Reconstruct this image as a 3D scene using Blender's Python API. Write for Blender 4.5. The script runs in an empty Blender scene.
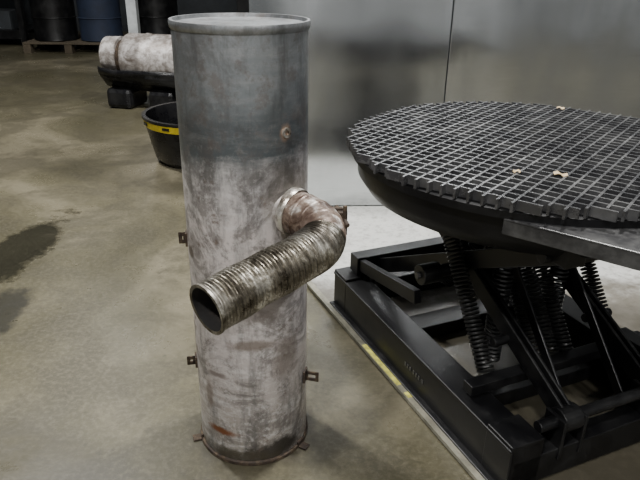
import bpy, bmesh, math, random
from mathutils import Vector, Matrix
random.seed(3)
S=bpy.context.scene
COL=S.collection

# ---------------- node helpers ----------------
class NT:
    def __init__(s,name,rough=0.5,metal=0.0,color=(0.5,0.5,0.5)):
        s.m=bpy.data.materials.new(name); s.m.use_nodes=True
        s.t=s.m.node_tree; s.n=s.t.nodes; s.l=s.t.links
        s.b=s.n['Principled BSDF']
        s.b.inputs['Roughness'].default_value=rough
        s.b.inputs['Metallic'].default_value=metal
        s.b.inputs['Base Color'].default_value=(*color,1)
        s.tc=s.n.new('ShaderNodeTexCoord')
        s.co=s.tc.outputs['Object']
    def link(s,a,b): s.l.new(a,b)
    def mapping(s,scale=(1,1,1),rot=(0,0,0),src=None):
        m=s.n.new('ShaderNodeMapping'); m.inputs['Scale'].default_value=scale; m.inputs['Rotation'].default_value=rot
        s.link(src or s.co,m.inputs['Vector']); return m.outputs['Vector']
    def noise(s,scale,detail=5,rough=0.6,vec=None,dist=0.0):
        n=s.n.new('ShaderNodeTexNoise'); n.inputs['Scale'].default_value=scale
        n.inputs['Detail'].default_value=detail; n.inputs['Roughness'].default_value=rough
        n.inputs['Distortion'].default_value=dist
        s.link(vec or s.co,n.inputs['Vector']); return n.outputs['Fac']
    def ramp(s,fac,stops):
        r=s.n.new('ShaderNodeValToRGB'); e=r.color_ramp.elements
        while len(e)>1: e.remove(e[-1])
        for i,(p,c) in enumerate(stops):
            if not isinstance(c,(tuple,list)): c=(c,c,c)
            if i==0: e[0].position=p; e[0].color=(*c,1)
            else:
                k=e.new(p); k.color=(*c,1)
        s.link(fac,r.inputs['Fac']); return r.outputs['Color']
    def mix(s,fac,a,b,mode='MIX'):
        m=s.n.new('ShaderNodeMix'); m.data_type='RGBA'; m.blend_type=mode
        for sock,v in ((m.inputs[0],fac),(m.inputs[6],a),(m.inputs[7],b)):
            if isinstance(v,(int,float)): sock.default_value=v
            elif isinstance(v,tuple): sock.default_value=(*v,1)
            else: s.link(v,sock)
        return m.outputs[2]
    def math(s,op,a,b=0.0,clamp=False):
        m=s.n.new('ShaderNodeMath'); m.operation=op; m.use_clamp=clamp
        for sock,v in ((m.inputs[0],a),(m.inputs[1],b)):
            if isinstance(v,(int,float)): sock.default_value=v
            else: s.link(v,sock)
        return m.outputs[0]
    def sep(s,vec=None):
        x=s.n.new('ShaderNodeSeparateXYZ'); s.link(vec or s.co,x.inputs[0]); return x.outputs
    def spot(s,pos,rad,dist=0.3,nscale=12,soft=0.35,rot=0.0):
        a=s.n.new('ShaderNodeVectorMath'); a.operation='SUBTRACT'; s.link(s.co,a.inputs[0]); a.inputs[1].default_value=pos
        r=s.n.new('ShaderNodeMapping'); r.inputs['Rotation'].default_value=(0,0,rot); s.link(a.outputs[0],r.inputs[0])
        m=s.n.new('ShaderNodeVectorMath'); m.operation='MULTIPLY'; s.link(r.outputs[0],m.inputs[0])
        m.inputs[1].default_value=tuple(1/q for q in rad)
        l=s.n.new('ShaderNodeVectorMath'); l.operation='LENGTH'; s.link(m.outputs[0],l.inputs[0])
        nz=s.noise(nscale,5,0.7)
        v=s.math('ADD',l.outputs['Value'],s.math('MULTIPLY',s.math('SUBTRACT',nz,0.5),dist*4))
        return s.ramp(v,[(max(0,1-soft),1.0),(1.0,0.0)])
    def color(s,c): s.link(c,s.b.inputs['Base Color'])
    def rough(s,c): s.link(c,s.b.inputs['Roughness'])
    def metal(s,c): s.link(c,s.b.inputs['Metallic'])
    def bump(s,h,strength=0.3,dist=0.01):
        b=s.n.new('ShaderNodeBump'); b.inputs['Strength'].default_value=strength; b.inputs['Distance'].default_value=dist
        s.link(h,b.inputs['Height']); s.link(b.outputs[0],s.b.inputs['Normal'])

# ---------------- materials ----------------
def mat_floor():
    t=NT('concrete_floor')
    big=t.noise(0.8,6,0.6,dist=0.8); mid=t.noise(2.2,8,0.72,dist=0.4); fine=t.noise(60,4,0.7)
    c=t.ramp(big,[(0.36,(0.045,0.041,0.023)),(0.5,(0.076,0.069,0.043)),(0.62,(0.140,0.125,0.086))])
    c=t.mix(t.ramp(mid,[(0.46,0.0),(0.56,0.65)]),c,(0.040,0.036,0.022))
    c=t.mix(t.ramp(fine,[(0.45,0.0),(0.8,0.35)]),c,(0.20,0.18,0.13))
    s1=t.spot((-1.40,2.50,0),(0.15,0.55,1),0.38,5,0.25,rot=0.12)
    s2=t.spot((-1.22,2.00,0),(0.11,0.26,1),0.35,7,0.3)
    c=t.mix(t.math('MULTIPLY',s1,0.8),c,(0.010,0.010,0.008))
    c=t.mix(t.math('MULTIPLY',s2,0.8),c,(0.010,0.010,0.008))
    s3=t.spot((-2.1,3.5,0),(0.12,0.3,1),0.4,6,0.3)
    c=t.mix(t.math('MULTIPLY',s3,0.6),c,(0.015,0.014,0.011))
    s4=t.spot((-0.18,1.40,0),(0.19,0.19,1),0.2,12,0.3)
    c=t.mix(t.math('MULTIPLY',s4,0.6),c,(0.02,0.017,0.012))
    s5=t.spot((-0.75,1.25,0),(0.32,0.14,1),0.3,5,0.3,rot=0.5)  # shadow wedge left of the canister, put into the floor colour
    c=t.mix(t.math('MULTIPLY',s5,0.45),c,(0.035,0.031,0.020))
    w=t.ramp(t.noise(11,6,0.78),[(0.60,0.0),(0.68,0.6)])
    c=t.mix(w,c,(0.025,0.021,0.014))
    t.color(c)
    r=t.ramp(mid,[(0.3,0.22),(0.7,0.42)])
    t.rough(t.mix(s1,r,(0.12,0.12,0.12)))
    t.bump(t.noise(90,5,0.7),0.10,0.004)
    return t.m
def mat_slab():
    t=NT('painted_slab')
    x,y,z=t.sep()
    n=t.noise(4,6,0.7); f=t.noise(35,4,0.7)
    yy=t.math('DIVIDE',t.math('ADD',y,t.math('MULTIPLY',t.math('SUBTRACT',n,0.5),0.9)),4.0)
    c=t.ramp(yy,[(0.47,(0.045,0.040,0.028)),(0.55,(0.13,0.12,0.10)),(0.61,(0.42,0.42,0.40))])  # near part darkened: shade around the table and dirt put into the colour
    c=t.mix(t.ramp(f,[(0.48,0.0),(0.75,0.65)]),c,(0.07,0.062,0.045))
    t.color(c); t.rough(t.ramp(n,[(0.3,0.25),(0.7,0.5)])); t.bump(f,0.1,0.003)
    return t.m
def mat_steelwall():
    t=NT('brushed_stainless')
    br=t.noise(6,6,0.7,vec=t.mapping((0.8,0.8,60)))
    cloud=t.noise(2.4,5,0.6,vec=t.mapping((1.6,1.6,0.45)))
    c=t.ramp(br,[(0.3,(0.55,0.575,0.59)),(0.7,(0.70,0.72,0.735))])
    c=t.mix(t.ramp(cloud,[(0.40,0.0),(0.65,0.4)]),c,(0.44,0.46,0.47))
    t.color(c); t.b.inputs['Metallic'].default_value=0.98
    t.rough(t.ramp(cloud,[(0.3,0.13),(0.7,0.27)]))
    t.b.inputs['Anisotropic'].default_value=0.7
    tg=t.n.new('ShaderNodeTangent'); tg.direction_type='RADIAL'; tg.axis='Z'; t.link(tg.outputs[0],t.b.inputs['Tangent'])
    t.bump(t.noise(1.3,2,0.4),0.5,0.05)
    return t.m
def mat_can():
    t=NT('weathered_muffler_steel',0.5,0.5)
    x,y,z=t.sep()
    n1=t.noise(5,6,0.65); n2=t.noise(20,7,0.72); n3=t.noise(75,5,0.7); n4=t.noise(6.5,8,0.75,dist=0.9)
    st=t.noise(7,6,0.7,vec=t.mapping((1.0,1.0,5)))
    vs=t.noise(10,5,0.7,vec=t.mapping((2.4,2.4,0.4)))
    zz=t.math('ADD',z,t.math('MULTIPLY',t.math('SUBTRACT',n1,0.5),0.22))
    zz=t.math('DIVIDE',zz,1.13)
    low=t.ramp(zz,[(0.68,1.0),(0.76,0.22)])      # chalky scale only on the lower two thirds
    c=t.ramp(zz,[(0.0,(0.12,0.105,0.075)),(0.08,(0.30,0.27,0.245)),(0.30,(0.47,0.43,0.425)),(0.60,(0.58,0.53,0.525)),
                 (0.70,(0.44,0.42,0.42)),(0.75,(0.085,0.10,0.11)),(0.82,(0.12,0.135,0.148)),(0.89,(0.22,0.24,0.255)),(1.0,(0.27,0.285,0.297))])
    c=t.mix(t.math('MULTIPLY',t.ramp(st,[(0.48,0.0),(0.64,0.6)]),low),c,(0.66,0.64,0.64))
    c=t.mix(t.ramp(vs,[(0.48,0.0),(0.64,0.6)]),c,(0.09,0.092,0.095))
    c=t.mix(t.ramp(n2,[(0.50,0.0),(0.62,0.55)]),c,(0.15,0.135,0.13))
    c=t.mix(t.math('MULTIPLY',t.ramp(n4,[(0.50,0.0),(0.57,0.62)]),t.ramp(zz,[(0.7,1.0),(0.8,0.5)])),c,(0.085,0.076,0.072))
    c=t.mix(t.math('MULTIPLY',t.ramp(n3,[(0.52,0.0),(0.70,0.5)]),low),c,(0.64,0.63,0.625))
    rust=t.math('MULTIPLY',t.ramp(t.math('MULTIPLY',n2,n1),[(0.335,0.0),(0.38,0.6)]),low)
    c=t.mix(rust,c,(0.13,0.085,0.06))
    rim=t.ramp(t.math('ADD',z,t.math('MULTIPLY',t.math('SUBTRACT',n2,0.5),0.05)),[(1.085,0.0),(1.11,0.55)])
    c=t.mix(rim,c,(0.24,0.20,0.17))
    for p,rr,col,k in [((-0.075,-0.13,0.10),(0.055,0.06,0.015),(0.15,0.055,0.022),1.0),
                     ((-0.13,-0.075,0.60),(0.02,0.03,0.02),(0.07,0.05,0.04),0.85),
                     ((0.12,-0.09,0.74),(0.10,0.10,0.09),(0.26,0.23,0.20),0.6),
                     ((0.09,-0.11,0.80),(0.06,0.09,0.05),(0.05,0.045,0.04),0.6),
                     ((0.104,-0.108,0.905),(0.019,0.019,0.023),(0.38,0.26,0.18),0.7),
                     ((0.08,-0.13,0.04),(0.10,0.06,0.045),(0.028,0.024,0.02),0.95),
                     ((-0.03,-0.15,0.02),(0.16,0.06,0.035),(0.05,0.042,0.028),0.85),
                     ((0.06,-0.14,0.50),(0.10,0.06,0.07),(0.12,0.10,0.09),0.8),
                     ((0.10,-0.11,0.33),(0.05,0.05,0.08),(0.16,0.13,0.11),0.65),
                     ((-0.08,-0.13,0.28),(0.04,0.04,0.012),(0.12,0.09,0.08),0.75),
                     ((-0.10,-0.11,0.20),(0.015,0.04,0.06),(0.12,0.085,0.065),0.65),
                     ((0.02,-0.15,0.38),(0.07,0.04,0.02),(0.14,0.11,0.09),0.75)]:
        m=t.spot(p,rr,0.35,28,0.5); c=t.mix(t.math('MULTIPLY',m,k),c,col)
    t.color(c)
    t.metal(t.ramp(zz,[(0.70,0.40),(0.80,0.70)]))
    t.rough(t.ramp(n2,[(0.3,0.28),(0.7,0.52)])); t.bump(t.math('ADD',n2,t.math('MULTIPLY',n3,0.5)),0.2,0.004)
    return t.m
def mat_rusty(name,c1,c2,c3,metal=0.5,rough=0.42,sc=18,c4=None):
    t=NT(name,rough,metal)
    n=t.noise(sc,7,0.72,dist=0.5); n2=t.noise(sc*3,5,0.7)
    c=t.ramp(n,[(0.38,c1),(0.5,c2),(0.60,c3)])
    c=t.mix(t.ramp(n2,[(0.5,0.0),(0.66,0.7)]),c,c1)
    if c4:
        c=t.mix(t.ramp(t.noise(sc*0.5,4,0.6),[(0.48,0.0),(0.60,0.8)]),c,c4)
    t.color(c); t.rough(t.ramp(n,[(0.3,rough),(0.7,rough+0.25)])); t.bump(n2,0.25,0.003)
    return t.m
def mat_black(name='black_paint',c=(0.003,0.003,0.0035),c2=(0.013,0.013,0.013),rough=0.28,spec=0.35):
    t=NT(name,rough,0.0)
    t.b.inputs['Specular IOR Level'].default_value=spec
    n=t.noise(9,6,0.7)
    t.color(t.ramp(n,[(0.45,c),(0.75,c2)])); t.rough(t.ramp(n,[(0.3,rough),(0.7,rough+0.2)]))
    t.bump(t.noise(60,4),0.08,0.003)
    return t.m
def simple(name,c,rough=0.5,metal=0.0,var=0.35,sc=8):
    t=NT(name,rough,metal)
    n=t.noise(sc,6,0.65)
    t.color(t.ramp(n,[(0.3,tuple(q*(1-var) for q in c)),(0.7,tuple(min(1,q*(1+var*0.5)) for q in c))]))
    return t.m
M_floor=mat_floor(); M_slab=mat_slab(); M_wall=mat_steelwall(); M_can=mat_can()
M_elbow=mat_rusty('rusty_elbow',(0.045,0.022,0.014),(0.26,0.20,0.16),(0.86,0.84,0.80),0.3,0.30,14,(0.05,0.03,0.022))
M_flex=mat_rusty('flex_steel',(0.05,0.042,0.031),(0.19,0.172,0.138),(0.52,0.50,0.45),0.8,0.22,14,(0.045,0.037,0.029))
M_clamp=mat_rusty('clamp_steel',(0.20,0.17,0.14),(0.42,0.39,0.35),(0.70,0.68,0.64),0.85,0.22,20)
M_inner=mat_rusty('black_inner',(0.005,0.004,0.004),(0.008,0.007,0.006),(0.02,0.015,0.012),0.1,0.8,16)  # near-black colour for the inside of the flex pipe
M_rust=mat_rusty('rust_bracket',(0.015,0.010,0.007),(0.04,0.026,0.017),(0.09,0.065,0.04),0.3,0.6,30)
M_black=mat_black(); M_grate=mat_black('grating_frp',(0.028,0.028,0.030),(0.095,0.095,0.095),0.18,0.7)
M_bdisc=mat_black('black_disc',(0.0025,0.0025,0.003),(0.008,0.008,0.008),0.36,0.25)
M_plate=mat_black('worn_plate',(0.022,0.022,0.023),(0.085,0.085,0.083),0.22,0.4)
M_spring=simple('spring_steel',(0.016,0.016,0.016),0.35,0.5)
M_yellow=simple('yellow_tape',(0.55,0.42,0.02),0.45)
M_oldtape=simple('worn_yellow_tape',(0.55,0.52,0.12),0.3,0,0.6,40)
M_trim=simple('trim_aluminium',(0.22,0.21,0.165),0.4,0.3,0.7,12)
M_white=simple('white_paint',(0.36,0.38,0.39),0.5)
M_dark=simple('dark_wall',(0.022,0.026,0.030),0.8)
M_cab=simple('refl_cabinet_paint',(0.05,0.055,0.06),0.5)
M_grey=simple('grey_wall',(0.60,0.61,0.62),0.8,0,0.15,2)
M_side=simple('side_wall',(0.16,0.17,0.18),0.8)
M_ceil=simple('ceiling_paint',(0.14,0.15,0.16),0.8)
M_wood=simple('pallet_wood',(0.06,0.046,0.028),0.8)
M_blue=simple('blue_drum',(0.006,0.013,0.033),0.75)
M_pipe=mat_rusty('scaled_pipe',(0.12,0.10,0.085),(0.28,0.26,0.245),(0.46,0.44,0.43),0.4,0.45,8)
M_plastic=mat_black('black_plastic_wrap',(0.005,0.005,0.006),(0.016,0.016,0.016),0.2)
M_leaf=simple('dry_leaf',(0.45,0.34,0.20),0.7)
M_tube=bpy.data.materials.new('lamp_tube'); M_tube.use_nodes=True
_b=M_tube.node_tree.nodes['Principled BSDF']; _b.inputs['Emission Color'].default_value=(1,0.98,0.95,1); _b.inputs['Emission Strength'].default_value=8

# ---------------- mesh helpers ----------------
def obj(name,bm,mat,parent=None,loc=(0,0,0),rot=(0,0,0),smooth=False,bevel=0):
    bmesh.ops.recalc_face_normals(bm,faces=bm.faces)
    me=bpy.data.meshes.new(name); bm.to_mesh(me); bm.free()
    mats=mat if isinstance(mat,(list,tuple)) else [mat]
    for m in mats: me.materials.append(m)
    o=bpy.data.objects.new(name,me); COL.objects.link(o)
    o.location=loc; o.rotation_euler=rot
    if parent: o.parent=parent
    if smooth:
        for p in me.polygons: p.use_smooth=True
        try: me.set_sharp_from_angle(angle=math.radians(40))
        except Exception: pass
    if bevel:
        b=o.modifiers.new('bevel','BEVEL'); b.width=bevel; b.segments=2; b.limit_method='ANGLE'
    return o
def empty(name,loc=(0,0,0),rz=0):
    e=bpy.data.objects.new(name,None); e.empty_display_size=0.1; e.location=loc; e.rotation_euler=(0,0,rz); COL.objects.link(e); return e
def add_box(bm,c,s,R=None,mi=0):
    c=Vector(c); vs=[]
    for sx in(-.5,.5):
        for sy in(-.5,.5):
            for sz in(-.5,.5):
                v=Vector((s[0]*sx,s[1]*sy,s[2]*sz))
                if R is not None: v=R@v
                vs.append(bm.verts.new(c+v))
    for f in((0,1,3,2),(4,6,7,5),(0,4,5,1),(2,3,7,6),(0,2,6,4),(1,5,7,3)):
        q=bm.faces.new([vs[i] for i in f]); q.material_index=mi
def frame(d,up=Vector((0,0,1))):
    d=d.normalized(); s=d.cross(up)
    if s.length<1e-4: s=d.cross(Vector((0,1,0)))
    s.normalize(); u=s.cross(d).normalized()
    return Matrix((d,s,u)).transposed()
def add_bar(bm,a,b,w,h,ext=0,mi=0):
    a=Vector(a);b=Vector(b);d=b-a
    add_box(bm,(a+b)/2,(d.length+2*ext,w,h),frame(d),mi)
def add_tube(bm,a,b,r,seg=20,cap=True,mi=0):
    a=Vector(a);b=Vector(b);R=frame(b-a)
    ra=[];rb=[]
    for i in range(seg):
        t=2*math.pi*i/seg; o=R@Vector((0,math.cos(t)*r,math.sin(t)*r))
        ra.append(bm.verts.new(a+o)); rb.append(bm.verts.new(b+o))
    for i in range(seg):
        j=(i+1)%seg; f=bm.faces.new((ra[i],ra[j],rb[j],rb[i])); f.material_index=mi
    if cap:
        bm.faces.new(ra).material_index=mi; bm.faces.new(rb[::-1]).material_index=mi
def lathe(bm,prof,seg=96,mi=0,close_top=False,close_bot=False,wob=0):
    rings=[]
    for r,z in prof:
        ring=[]
        for i in range(seg):
            t=2*math.pi*i/seg
            rr=r*(1+wob*(math.sin(3*t+z*4)+math.sin(5*t+z*9)*.6))
            ring.append(bm.verts.new((rr*math.cos(t),rr*math.sin(t),z)))
        rings.append(ring)
    for a,b in zip(rings,rings[1:]):
        for i in range(seg):
            j=(i+1)%seg; bm.faces.new((a[i],a[j],b[j],b[i])).material_index=mi
    if close_bot: bm.faces.new(rings[0][::-1]).material_index=mi
    if close_top: bm.faces.new(rings[-1]).material_index=mi
def sweep(bm,pts,rads,seg=40,mi=0,cap0=False,cap1=False):
    pts=[Vector(p) for p in pts]; rings=[]
    T=[]
    for i in range(len(pts)):
        a=pts[max(0,i-1)];b=pts[min(len(pts)-1,i+1)]; T.append((b-a).normalized())
    u=T[0].orthogonal().normalized()
    for p,t,r in zip(pts,T,rads):
        u=(u-t*u.dot(t)).normalized(); v=t.cross(u)
        rings.append([bm.verts.new(p+(u*math.cos(2*math.pi*i/seg)+v*math.sin(2*math.pi*i/seg))*r) for i in range(seg)])
    for a,b in zip(rings,rings[1:]):
        for i in range(seg):
            j=(i+1)%seg; bm.faces.new((a[i],a[j],b[j],b[i])).material_index=mi
    if cap0: bm.faces.new(rings[0]).material_index=mi
    if cap1: bm.faces.new(rings[-1]).material_index=mi
def catmull(P,n=12):
    P=[Vector(p) for p in P]; Q=[P[0]*2-P[1]]+P+[P[-1]*2-P[-2]]; out=[]
    for i in range(1,len(Q)-2):
        for k in range(n):
            t=k/n;a,b,c,d=Q[i-1],Q[i],Q[i+1],Q[i+2]
            out.append(0.5*((2*b)+(c-a)*t+(2*a-5*b+4*c-d)*t*t+(3*b-a-3*c+d)*t**3))
    out.append(P[-1]); return out
def resample(pts,step):
    L=[0]
    for a,b in zip(pts,pts[1:]): L.append(L[-1]+(b-a).length)
    n=int(L[-1]/step); out=[]
    for k in range(n+1):
        s=L[-1]*k/n; i=0
        while i<len(L)-2 and L[i+1]<s: i+=1
        out.append(pts[i].lerp(pts[i+1],(s-L[i])/max(1e-9,L[i+1]-L[i])))
    return out

# ---------------- room ----------------
def plane_box(name,c,s,mat,rz=0):
    bm=bmesh.new(); add_box(bm,(0,0,0),s); return obj(name,bm,mat,loc=c,rot=(0,0,rz))
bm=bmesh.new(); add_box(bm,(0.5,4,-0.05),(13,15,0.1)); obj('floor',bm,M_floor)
plane_box('wall_back',(0.5,11.55,2.4),(13,0.1,4.8),M_dark)
plane_box('wall_front',(0.5,-3.55,2.4),(13,0.1,4.8),M_grey)
plane_box('wall_left',(-6.05,4,2.4),(0.1,15,4.8),M_dark)
plane_box('wall_right',(7.05,4,2.4),(0.1,15,4.8),M_side)
plane_box('ceiling',(0.5,4,4.85),(13,15,0.1),M_ceil)
def refl_cabinet(x,wd,h):  # unseen dark cabinets added for the steel wall to reflect
    e=empty('reflection_cabinet',(x,-3.2,0))
    bm=bmesh.new(); add_box(bm,(0,0,h/2),(wd,0.5,h)); obj('body',bm,M_cab,e,bevel=0.01)
    bm=bmesh.new()
    for s in(-1,1): add_box(bm,(s*wd/4,0.256,h/2+0.03),(wd/2-0.02,0.012,h-0.12)); add_box(bm,(s*0.05,0.27,h*0.55),(0.015,0.02,0.14))
    obj('doors',bm,M_cab,e,bevel=0.003)
refl_cabinet(1.7,0.8,2.0); refl_cabinet(3.9,1.1,1.9); refl_cabinet(-0.6,0.9,1.9)

# stainless partition wall
D=math.radians(-66.0)
WA=math.radians(4)
w=empty('wall_stainless',(-0.36,3.14,0),WA)
seams=[0,0.99,2.25,3.51,4.7]
for i,(a,b) in enumerate(zip(seams,seams[1:])):
    bm=bmesh.new(); add_box(bm,(0,0,0),(b-a-0.004,0.04,3.0)); obj(f'panel_{i+1}',bm,M_wall,w,loc=((a+b)/2,0.02,1.5),bevel=0.004)
bm=bmesh.new(); add_box(bm,(2.35,0.05,1.5),(4.66,0.02,2.98)); obj('backing',bm,M_side,w)

# raised slab in front of stainless wall
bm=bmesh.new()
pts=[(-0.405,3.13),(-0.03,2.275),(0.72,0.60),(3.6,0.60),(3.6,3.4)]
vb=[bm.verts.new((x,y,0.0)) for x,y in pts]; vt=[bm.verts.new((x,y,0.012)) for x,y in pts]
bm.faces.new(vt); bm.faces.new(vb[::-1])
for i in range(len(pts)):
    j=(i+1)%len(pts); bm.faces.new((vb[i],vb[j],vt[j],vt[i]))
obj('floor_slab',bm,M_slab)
TA=Vector((-0.40,3.08,0.012)); TB=Vector((0.70,0.62,0.012))
bm=bmesh.new(); add_bar(bm,TA,TB,0.024,0.012); obj('trim_1',bm,M_trim)
bm=bmesh.new(); up=Vector((0,0,0.0065)); add_bar(bm,TA.lerp(TB,0.51)+up,TA.lerp(TB,0.60)+up,0.017,0.0015); add_bar(bm,TA.lerp(TB,0.615)+up,TA.lerp(TB,0.625)+up,0.014,0.0015); obj('floor_marking_tape',bm,M_oldtape)

# ---------------- muffler canister ----------------
can=empty('exhaust_muffler_canister',(-0.181,1.42,0))
R=0.149
bm=bmesh.new()
prof=[(R*0.93,0.0),(R*0.985,0.004),(R,0.014),(R+0.001,0.02)]
for k in range(1,28): prof.append((R,0.02+k*(1.10-0.02)/28))
prof+=[(R,1.108),(R+0.003,1.111),(R+0.0045,1.122),(R+0.003,1.127),(R-0.003,1.127),(R-0.005,1.119),(R*0.8,1.116),(0.02,1.118)]
lathe(bm,prof,128,close_top=True,close_bot=True,wob=0.0012)
obj('shell',bm,M_can,can,smooth=True)
bm=bmesh.new()
lathe(bm,[(R-0.001,0.0),(R+0.006,0.002),(R+0.005,0.010),(R-0.001,0.013)],96); obj('base_weld',bm,M_rust,can,smooth=True)
def ring_on_surface(bm,ang,z,r1,r0,d):
    n=Vector((math.cos(ang),math.sin(ang),0)); c=n*(R-0.004)+Vector((0,0,z)); Fm=frame(n)
    seg=24; prof=[(r1,0),(r1,d),(r0,d),(r0,0.002)]
    rings=[[bm.verts.new(c+Fm@Vector((x,math.cos(2*math.pi*i/seg)*r,math.sin(2*math.pi*i/seg)*r))) for i in range(seg)] for r,x in prof]
    for a,b in zip(rings,rings[1:]):
        for i in range(seg):
            j=(i+1)%seg; bm.faces.new((a[i],a[j],b[j],b[i]))
    bm.faces.new(rings[-1])
bm=bmesh.new(); ring_on_surface(bm,math.atan2(-0.108,0.104),0.905,0.011,0.006,0.009); obj('sensor_bung',bm,M_clamp,can,smooth=True)
def bracket(name,ang,z,w=0.034,h=0.026,L=0.03,rust=M_rust):
    bm=bmesh.new(); n=Vector((math.cos(ang),math.sin(ang),0)); tg=Vector((-n.y,n.x,0)); up=Vector((0,0,1))
    Fm=Matrix((n,tg,up)).transposed()
    c=n*R+up*z
    add_box(bm,c+n*0.002,(0.006,0.03,h+0.006),Fm)
    t=0.004
    for (px,pz,sx,sz) in [(L/2,h/2-0.005,L,0.010),(L/2,-h/2+0.005,L,0.010),(0.005,0,0.012,h),(L-0.004,0,0.009,h)]:
        add_box(bm,c+n*px+up*pz,(sx,t,sz),Fm)
    return obj(name,bm,rust,can,bevel=0.001)
bracket('bracket_1',math.radians(186),0.61,L=0.022,h=0.03)
bracket('bracket_2',math.radians(192),0.255,L=0.026)
bracket('bracket_3',math.radians(-14),0.215,L=0.040,h=0.03)
for i,a in enumerate((198,-28)):
    bm=bmesh.new(); n=Vector((math.cos(math.radians(a)),math.sin(math.radians(a)),0)); Fm=frame(n)
    add_box(bm,n*(R+0.012)+Vector((0,0,0.003)),(0.034,0.024,0.005),Fm); add_box(bm,n*(R+0.003)+Vector((0,0,0.010)),(0.006,0.024,0.018),Fm)
    obj(f'foot_{i+1}',bm,M_rust,can,bevel=0.001)

# elbow & flex pipe
O=Vector((-0.181,1.42,0))
W=lambda x,y,z: Vector((x,y,z))-O
path=catmull([W(-0.115,1.350,0.726),W(-0.055,1.312,0.720),W(-0.004,1.265,0.710),W(0.004,1.208,0.696),W(-0.036,1.152,0.685),W(-0.120,1.070,0.672),W(-0.207,0.984,0.656)],14)
path=resample(path,0.0012)
L=[0]
for a,b in zip(path,path[1:]): L.append(L[-1]+(b-a).length)
tot=L[-1]; RP=0.048
idx=lambda s: next(i for i,l in enumerate(L) if l>s)
i1=idx(0.062); i2=idx(0.195)
bm=bmesh.new(); sweep(bm,path[:i1+2],[RP*0.97+0.008*max(0,1-l/0.05) for l in L[:i1+2]]); obj('inlet_stub',bm,M_can,can,smooth=True)
bm=bmesh.new()
rr=[]
for l in L[i1:i2]:
    q=(l-L[i1]); r=RP*1.06
    for c0 in (0.030,0.062,0.094): r+=0.0012*math.exp(-((q-c0)/0.003)**2)
    rr.append(r)
sweep(bm,path[i1:i2],rr); obj('elbow',bm,M_elbow,can,smooth=True)
bm=bmesh.new(); ic=i1
sweep(bm,path[ic-9:ic+9],[RP+0.0060+0.002*math.sin(math.pi*k/17) for k in range(18)]); sweep(bm,path[ic-9:ic-7],[RP-0.002,RP+0.0065]); sweep(bm,path[ic+7:ic+9],[RP+0.0065,RP-0.002])
obj('clamp_band',bm,M_clamp,can,smooth=True)
bm=bmesh.new()
add_tube(bm,W(0.035,1.315,0.735),W(0.060,1.25,0.715),0.006,12); add_box(bm,W(0.049,1.285,0.728),(0.022,0.03,0.02)); add_tube(bm,W(0.054,1.27,0.755),W(0.056,1.27,0.685),0.005,10); add_box(bm,W(0.03,1.29,0.732),(0.04,0.012,0.022))
obj('clamp_bolt',bm,M_rust,can,bevel=0.0015)
bm=bmesh.new(); rr=[]
fp=path[i2-10:]; fl=L[i2-10:]; pitch=0.0078
for l in fl:
    q=tot-l
    if q<0.006: r=RP+0.004
    else: r=RP+0.0015+0.0019*math.cos(2*math.pi*l/pitch)+0.0010*math.sin(l*60)
    rr.append(r)
sweep(bm,fp,rr,seg=56)
obj('flex_pipe',bm,M_flex,can,smooth=True)
bm=bmesh.new()
ip=path[i2+18:]; sweep(bm,ip,[RP-0.003]*len(ip),seg=56,cap0=True)
obj('flex_liner',bm,M_inner,can,smooth=True)
bm=bmesh.new()
sweep(bm,[path[-1],path[-1]+(path[-1]-path[-2])*0.6],[RP-0.003,RP+0.004],seg=56)
obj('flex_lip',bm,M_flex,can,smooth=True)

# ---------------- lift table ----------------
tb=empty('pallet_scissor_lift_turntable',(0.59,1.79,0.012),D)
HB=0.35; LB=0.52
bm=bmesh.new()
for s in(-1,1):
    y=s*(HB-0.045)
    add_box(bm,(0,y,0.006),(2*LB,0.13,0.010))
    add_box(bm,(0,s*HB-s*0.005,0.070),(2*LB,0.010,0.135))
    add_box(bm,(0,y,0.136),(2*LB,0.10,0.010))
    add_box(bm,(0,s*(HB-0.09),0.07),(2*LB,0.008,0.12))
add_box(bm,(-LB+0.03,0,0.05),(0.06,2*HB-0.02,0.09)); add_box(bm,(LB-0.03,0,0.05),(0.06,2*HB-0.02,0.09))
add_box(bm,(0.20,0,0.03),(0.09,2*HB-0.02,0.05)); add_box(bm,(-0.2,0,0.03),(0.09,2*HB-0.02,0.05))
for s in(-1,1):
    add_box(bm,(LB-0.05,s*(HB-0.05),0.080),(0.1,0.102,0.14)); add_box(bm,(-LB+0.05,s*(HB-0.05),0.08),(0.1,0.102,0.14))
obj('base_frame',bm,M_black,tb,bevel=0.003)
bm=bmesh.new()
for k,xx in enumerate((0.02,0.035,0.05,0.07,0.085,0.10,0.12)): add_box(bm,(xx,-HB-0.0012,0.07),(0.007,0.002,0.014))
obj('side_label',bm,M_plate,tb)
ztop=0.60; zb=0.13
bm=bmesh.new()
for s in(-1,1):
    for (a,b,y) in [((LB-0.03,zb+0.03),(-0.40,ztop),s*0.155),((-LB+0.05,zb+0.03),(0.40,ztop),s*0.205)]:
        for yo in (-0.012,0.012) if abs(y)<0.2 else (0,):
            add_bar(bm,(a[0],y+yo,a[1]),(b[0],y+yo,b[1]),0.010,0.055,0.02)
obj('scissor_arms',bm,M_black,tb,bevel=0.003)
bm=bmesh.new()
zc=0.37
add_tube(bm,(0.0,-0.31,zc),(0.0,0.31,zc),0.020); add_tube(bm,(0.0,-0.315,zc),(0.0,-0.25,zc),0.032)
for x,z in((LB-0.03,zb+0.03),(-LB+0.05,zb+0.03),(0.40,ztop),(-0.40,ztop)): add_tube(bm,(x,-0.25,z),(x,0.25,z),0.016)
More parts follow.
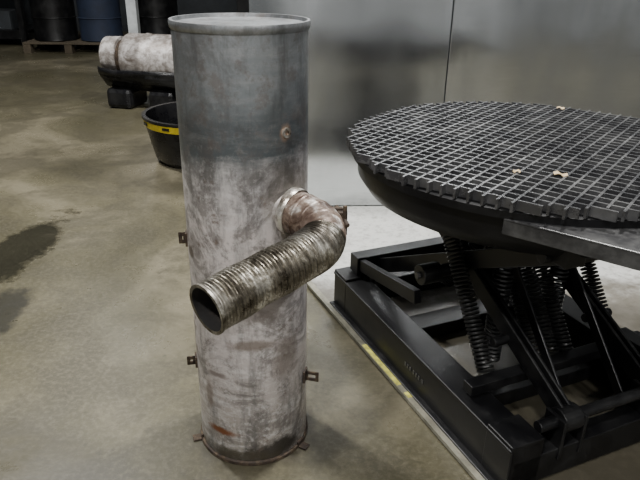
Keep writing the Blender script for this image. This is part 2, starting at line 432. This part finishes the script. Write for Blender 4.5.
for s in(-1,1):
    add_tube(bm,(LB-0.03,s*0.185,zb+0.03),(LB-0.03,s*0.125,zb+0.03),0.034,28); add_tube(bm,(0.25,s*0.12,0.26),(0.25,s*0.22,0.26),0.014)
    add_box(bm,(LB-0.03,s*0.19,0.12),(0.07,0.01,0.12)); add_box(bm,(LB-0.03,s*0.12,0.12),(0.07,0.01,0.12))
    add_box(bm,(-LB+0.05,s*0.22,0.12),(0.07,0.01,0.12))
obj('pivots',bm,M_black,tb,bevel=0.002)
bm=bmesh.new()
for s in(-1,1):
    for x,z,y in((LB-0.03,zb+0.03,0.196),(0,zc,0.317),(LB-0.03,zb+0.03,0.115)): add_tube(bm,(x,s*y,z),(x,s*(y+0.008),z),0.011,6)
obj('pivot_bolts',bm,M_plate,tb)
bm=bmesh.new()
for y in (-0.10,0.10):
    add_bar(bm,(0.44,y,0.12),(0.10,y,0.50),0.008,0.03)
add_bar(bm,(-0.46,-0.28,0.19),(-0.05,-0.28,0.26),0.025,0.045)
add_bar(bm,(-0.46,-0.30,0.19),(-0.46,0.30,0.19),0.06,0.07)
add_bar(bm,(0.30,-0.33,0.17),(0.30,0.33,0.17),0.04,0.03)
add_bar(bm,(0.30,0.22,0.20),(0.50,0.22,0.20),0.05,0.06)
obj('link_bars',bm,M_black,tb,bevel=0.002)
bm=bmesh.new()
def spring(a,b,r,turns,wr=0.0042):
    a=Vector(a);b=Vector(b);Fm=frame(b-a);Ln=(b-a).length;P=[]
    n=turns*14
    for k in range(n+1):
        t=k/n; an=2*math.pi*turns*t; P.append(a+Fm@Vector((Ln*t,math.cos(an)*r,math.sin(an)*r)))
    sweep(bm,P,[wr]*len(P),seg=6,cap0=True,cap1=True)
for y in(-0.235,-0.055,0.0,0.055,0.235): spring((0.26,y,0.17),(0.02,y,0.50),0.022,34)
for y in(-0.03,0.03,0.27): spring((-0.24,y,0.17),(-0.02,y,0.50),0.022,34)
for y in(-0.11,0.11): spring((0.13,y,0.10),(0.13,y,0.48),0.026,26,0.005)
obj('springs',bm,M_spring,tb,smooth=True)
bm=bmesh.new()
for s in(-1,1): add_box(bm,(0,s*0.20,ztop+0.02),(0.92,0.06,0.06))
add_box(bm,(0.42,0,ztop+0.02),(0.06,0.44,0.06)); add_box(bm,(-0.42,0,ztop+0.02),(0.06,0.44,0.06)); add_box(bm,(0,0,ztop+0.02),(0.2,0.44,0.05))
obj('upper_frame',bm,M_black,tb,bevel=0.003)
PR=math.radians(-36.9)-D
off=Matrix.Rotation(-D,3,'Z')@Vector((0.045,0.0,0))
bm=bmesh.new()
add_box(bm,(0.30,-0.015,0.706),(0.36,1.03,0.008))
add_box(bm,(0.30,-0.526,0.690),(0.36,0.008,0.038)); add_box(bm,(0.476,-0.015,0.690),(0.008,1.03,0.038)); add_box(bm,(0.30,0.496,0.690),(0.36,0.008,0.038))
obj('top_plate',bm,M_plate,tb,loc=off,rot=(0,0,PR),bevel=0.002)
RD=0.552
bm=bmesh.new()
lathe(bm,[(0.30,0.595),(RD*0.84,0.598),(RD*0.90,0.615),(RD*0.95,0.655),(RD*0.955,0.705),(RD*0.985,0.709),(RD*0.985,0.728),(RD*0.97,0.730),(0.05,0.730)],128,close_top=True,close_bot=True)
obj('turntable_pan',bm,M_bdisc,tb,loc=off,smooth=True)
bm=bmesh.new(); sp=0.0345; n=int(RD/sp)
zt=0.7435
for k in range(-n,n+1):
    s=k*sp
    if abs(s)>=RD: continue
    hl=math.sqrt(RD*RD-s*s)
    hl=math.ceil((hl-0.3*sp)/sp-0.0)*sp-0.5*sp+0.008 if hl>sp else hl
    add_box(bm,(0,s,zt),(2*hl,0.0062,0.024)); add_box(bm,(s,0,zt+0.0004),(0.0062,2*hl,0.024))
obj('grating',bm,M_grate,tb,loc=off,rot=(0,0,PR))
bm=bmesh.new()
for (x,y,sz,a) in [(0.595,1.475,0.017,0.4),(0.49,1.49,0.009,1.2),(0.86,2.24,0.014,0.2)]:
    v0=Vector((x-0.59,y-1.79,0)); v0=Matrix.Rotation(-D,3,'Z')@v0
    vs=[]
    for k in range(10):
        t=2*math.pi*k/10; r=sz*(0.75+0.35*math.cos(2*t)+0.12*random.random())
        vs.append(bm.verts.new((v0.x+r*math.cos(t+a),v0.y+r*math.sin(t+a),0.757+0.003*math.sin(3*t))))
    f=bm.faces.new(vs)
ex=bmesh.ops.extrude_face_region(bm,geom=bm.faces[:]); bmesh.ops.translate(bm,verts=[g for g in ex['geom'] if isinstance(g,bmesh.types.BMVert)],vec=(0,0,0.0015))
obj('dry_leaves',bm,M_leaf,tb)

# ---------------- background objects ----------------
hc=empty('wrapped_muffler_drum',(-1.66,5.6,0),math.radians(-12))
def rot_lathe(name,prof,mat,parent,z,x=0):
    bm=bmesh.new(); lathe(bm,prof,48,close_top=True,close_bot=True,wob=0.004)
    for v in bm.verts: v.co=Vector((v.co.z,v.co.x,v.co.y))
    return obj(name,bm,mat,parent,loc=(x,0,z),smooth=True)
rot_lathe('drum_body',[(0.05,-0.04),(0.20,-0.04),(0.21,-0.02),(0.21,0.13),(0.216,0.14),(0.216,0.16),(0.21,0.17),(0.21,0.9),(0.05,0.92)],M_pipe,hc,0.42)
rot_lathe('drum_end_pipe',[(0.03,-0.22),(0.13,-0.22),(0.15,-0.20),(0.155,-0.10),(0.185,-0.04),(0.03,-0.035)],M_rust,hc,0.42)
rot_lathe('end_sleeve',[(0.10,-0.24),(0.16,-0.24),(0.165,-0.10),(0.10,-0.09)],M_pipe,hc,0.435)
bm=bmesh.new()
lathe(bm,[(0.17,-0.27),(0.20,-0.24),(0.225,-0.1),(0.23,0.2),(0.23,0.7)],40,wob=0.03)
for v in list(bm.verts):
    v.co=Vector((v.co.z,v.co.x,v.co.y))
for v in [v for v in bm.verts if v.co.z>0.0]: bm.verts.remove(v)
for v in bm.verts: v.co+=Vector((random.uniform(-1,1)*.02,random.uniform(-1,1)*.02,random.uniform(-1,1)*.015-0.02))
o=obj('plastic_wrap',bm,M_plastic,hc,loc=(0,0,0.40),smooth=True); sm=o.modifiers.new('sol','SOLIDIFY'); sm.thickness=0.01
bm=bmesh.new()
for x in(-0.10,0.30,0.65):
    add_box(bm,(x,0,0.09),(0.24,0.34,0.18))
obj('cradle_blocks',bm,M_plastic,hc,bevel=0.04)
tub=empty('rubber_tub',(-0.80,4.05,0))
bm=bmesh.new(); lathe(bm,[(0.05,0.0),(0.27,0.0),(0.31,0.04),(0.35,0.22),(0.365,0.30),(0.375,0.30),(0.375,0.315),(0.35,0.315),(0.33,0.24),(0.28,0.05),(0.03,0.03)],64,close_top=True,close_bot=True); obj('tub_body',bm,M_plastic,tub,smooth=True)
bm=bmesh.new(); lathe(bm,[(0.360,0.255),(0.3665,0.295),(0.3685,0.295),(0.363,0.253)],64); obj('warning_tape',bm,M_yellow,tub,smooth=True)
bm=bmesh.new()
for k in range(22):
    a=math.pi*2*k/22
    if k%2: add_box(bm,(0.371*math.cos(a),0.371*math.sin(a),0.278),(0.006,0.05,0.016),Matrix.Rotation(a,3,'Z'))
obj('tape_lettering',bm,M_plastic,tub)
bm=bmesh.new(); add_box(bm,(0,0,1.5),(0.10,0.10,3.0)); add_box(bm,(0,0,0.01),(0.2,0.2,0.02)); obj('support_post',bm,M_white,loc=(-1.95,6.7,0),bevel=0.005)
def pallet(x,y,rz,z=0):
    bm=bmesh.new()
    for k in range(7): add_box(bm,(0,-0.52+k*0.173,0.13),(1.2,0.11,0.022))
    for k in(-0.55,0,0.55): add_box(bm,(k,0,0.105),(0.1,1.14,0.022)); add_box(bm,(k,0,0.011),(0.1,1.14,0.022))
    for kx in(-0.55,0,0.55):
        for ky in(-0.5,0,0.5): add_box(bm,(kx,ky,0.058),(0.1,0.14,0.074))
    return obj('wooden_pallet',bm,M_wood,loc=(x,y,z),rot=(0,0,rz),bevel=0.002)
pallet(-3.5,9.3,0.05); pallet(-2.2,9.6,-0.04)
def drum(x,y,z,mat):
    bm=bmesh.new(); lathe(bm,[(0.05,0),(0.28,0),(0.29,0.01),(0.285,0.03),(0.285,0.29),(0.297,0.30),(0.285,0.31),(0.285,0.58),(0.297,0.59),(0.285,0.60),(0.285,0.86),(0.292,0.88),(0.28,0.885),(0.27,0.87),(0.03,0.87)],48,close_top=True,close_bot=True)
    return obj('steel_drum',bm,mat,loc=(x,y,z),smooth=True)
drum(-3.75,9.1,0.142,M_black); drum(-3.13,9.15,0.142,M_blue); drum(-2.4,9.5,0.142,M_black)
rk=empty('storage_rack',(-4.9,9.8,0))
bm=bmesh.new()
for x in(-0.7,0.55):
    for y in(-0.4,0.4): add_box(bm,(x,y,1.2),(0.08,0.08,2.4))
for z in(0.15,0.9,1.7):
    for y in(-0.4,0.4): add_box(bm,(-0.07,y,z),(1.3,0.05,0.1))
    add_box(bm,(-0.07,0,z+0.06),(1.3,0.85,0.02))
obj('rack_frame',bm,M_black,rk)
bm=bmesh.new(); add_box(bm,(-0.35,0,0.40),(0.45,0.5,0.38)); add_box(bm,(0.15,-0.05,0.34),(0.35,0.45,0.26)); add_box(bm,(-0.1,0,1.15),(0.8,0.5,0.35)); obj('rack_boxes',bm,M_dark,rk,bevel=0.01)
bm=bmesh.new(); add_box(bm,(0,0,0.25),(1.2,0.7,0.5)); add_box(bm,(0.1,0,0.75),(0.8,0.6,0.5)); add_box(bm,(-0.5,-0.36,0.3),(0.15,0.05,0.3)); add_tube(bm,(0.2,0,1.0),(0.2,0,1.3),0.12)
obj('workshop_compressor',bm,M_bdisc,loc=(-0.85,9.0,0),bevel=0.01)

# ---------------- ceiling lights and an added front fill ----------------
def lamp(x,y,power,sx=1.3,sy=0.3,col=(1,0.985,0.955)):
    e=empty('ceiling_or_fill_light',(x,y,4.7))
    bm=bmesh.new(); add_box(bm,(0,0,0.05),(sx+0.1,sy+0.1,0.06)); obj('housing',bm,M_white,e)
    bm=bmesh.new()
    for yy in(-sy/4,sy/4): add_tube(bm,(-sx/2,yy,0.0),(sx/2,yy,0.0),0.02,12)
    obj('tubes',bm,M_tube,e)
    L=bpy.data.lights.new('lamp','AREA'); L.shape='RECTANGLE'; L.size=sx; L.size_y=sy; L.energy=power; L.color=col
    o=bpy.data.objects.new('light_source',L); COL.objects.link(o); o.location=(0,0,-0.04); o.parent=e
lamp(-2.2,3.4,360,0.3,0.3); lamp(1.1,2.6,360,0.3,0.3); lamp(-1.2,-0.9,270,0.35,0.3); lamp(-3.2,8.0,50); lamp(2.4,-2.4,240,0.5,0.3)  # left lamp behind the camera is an added front fill, housing included
w=bpy.data.worlds.new('World'); S.world=w; w.use_nodes=True
w.node_tree.nodes['Background'].inputs[0].default_value=(0.75,0.8,0.85,1); w.node_tree.nodes['Background'].inputs[1].default_value=0.3

# ---------------- camera ----------------
cd=bpy.data.cameras.new('Camera'); cam=bpy.data.objects.new('Camera',cd); COL.objects.link(cam); S.camera=cam
cd.sensor_width=36; cd.lens=620/640*36; cd.clip_start=0.05
cam.matrix_world=Matrix.Translation((0,0,1.25))@Matrix.Rotation(math.radians(65.5),4,'X')@Matrix.Rotation(math.radians(1.0),4,'Z')
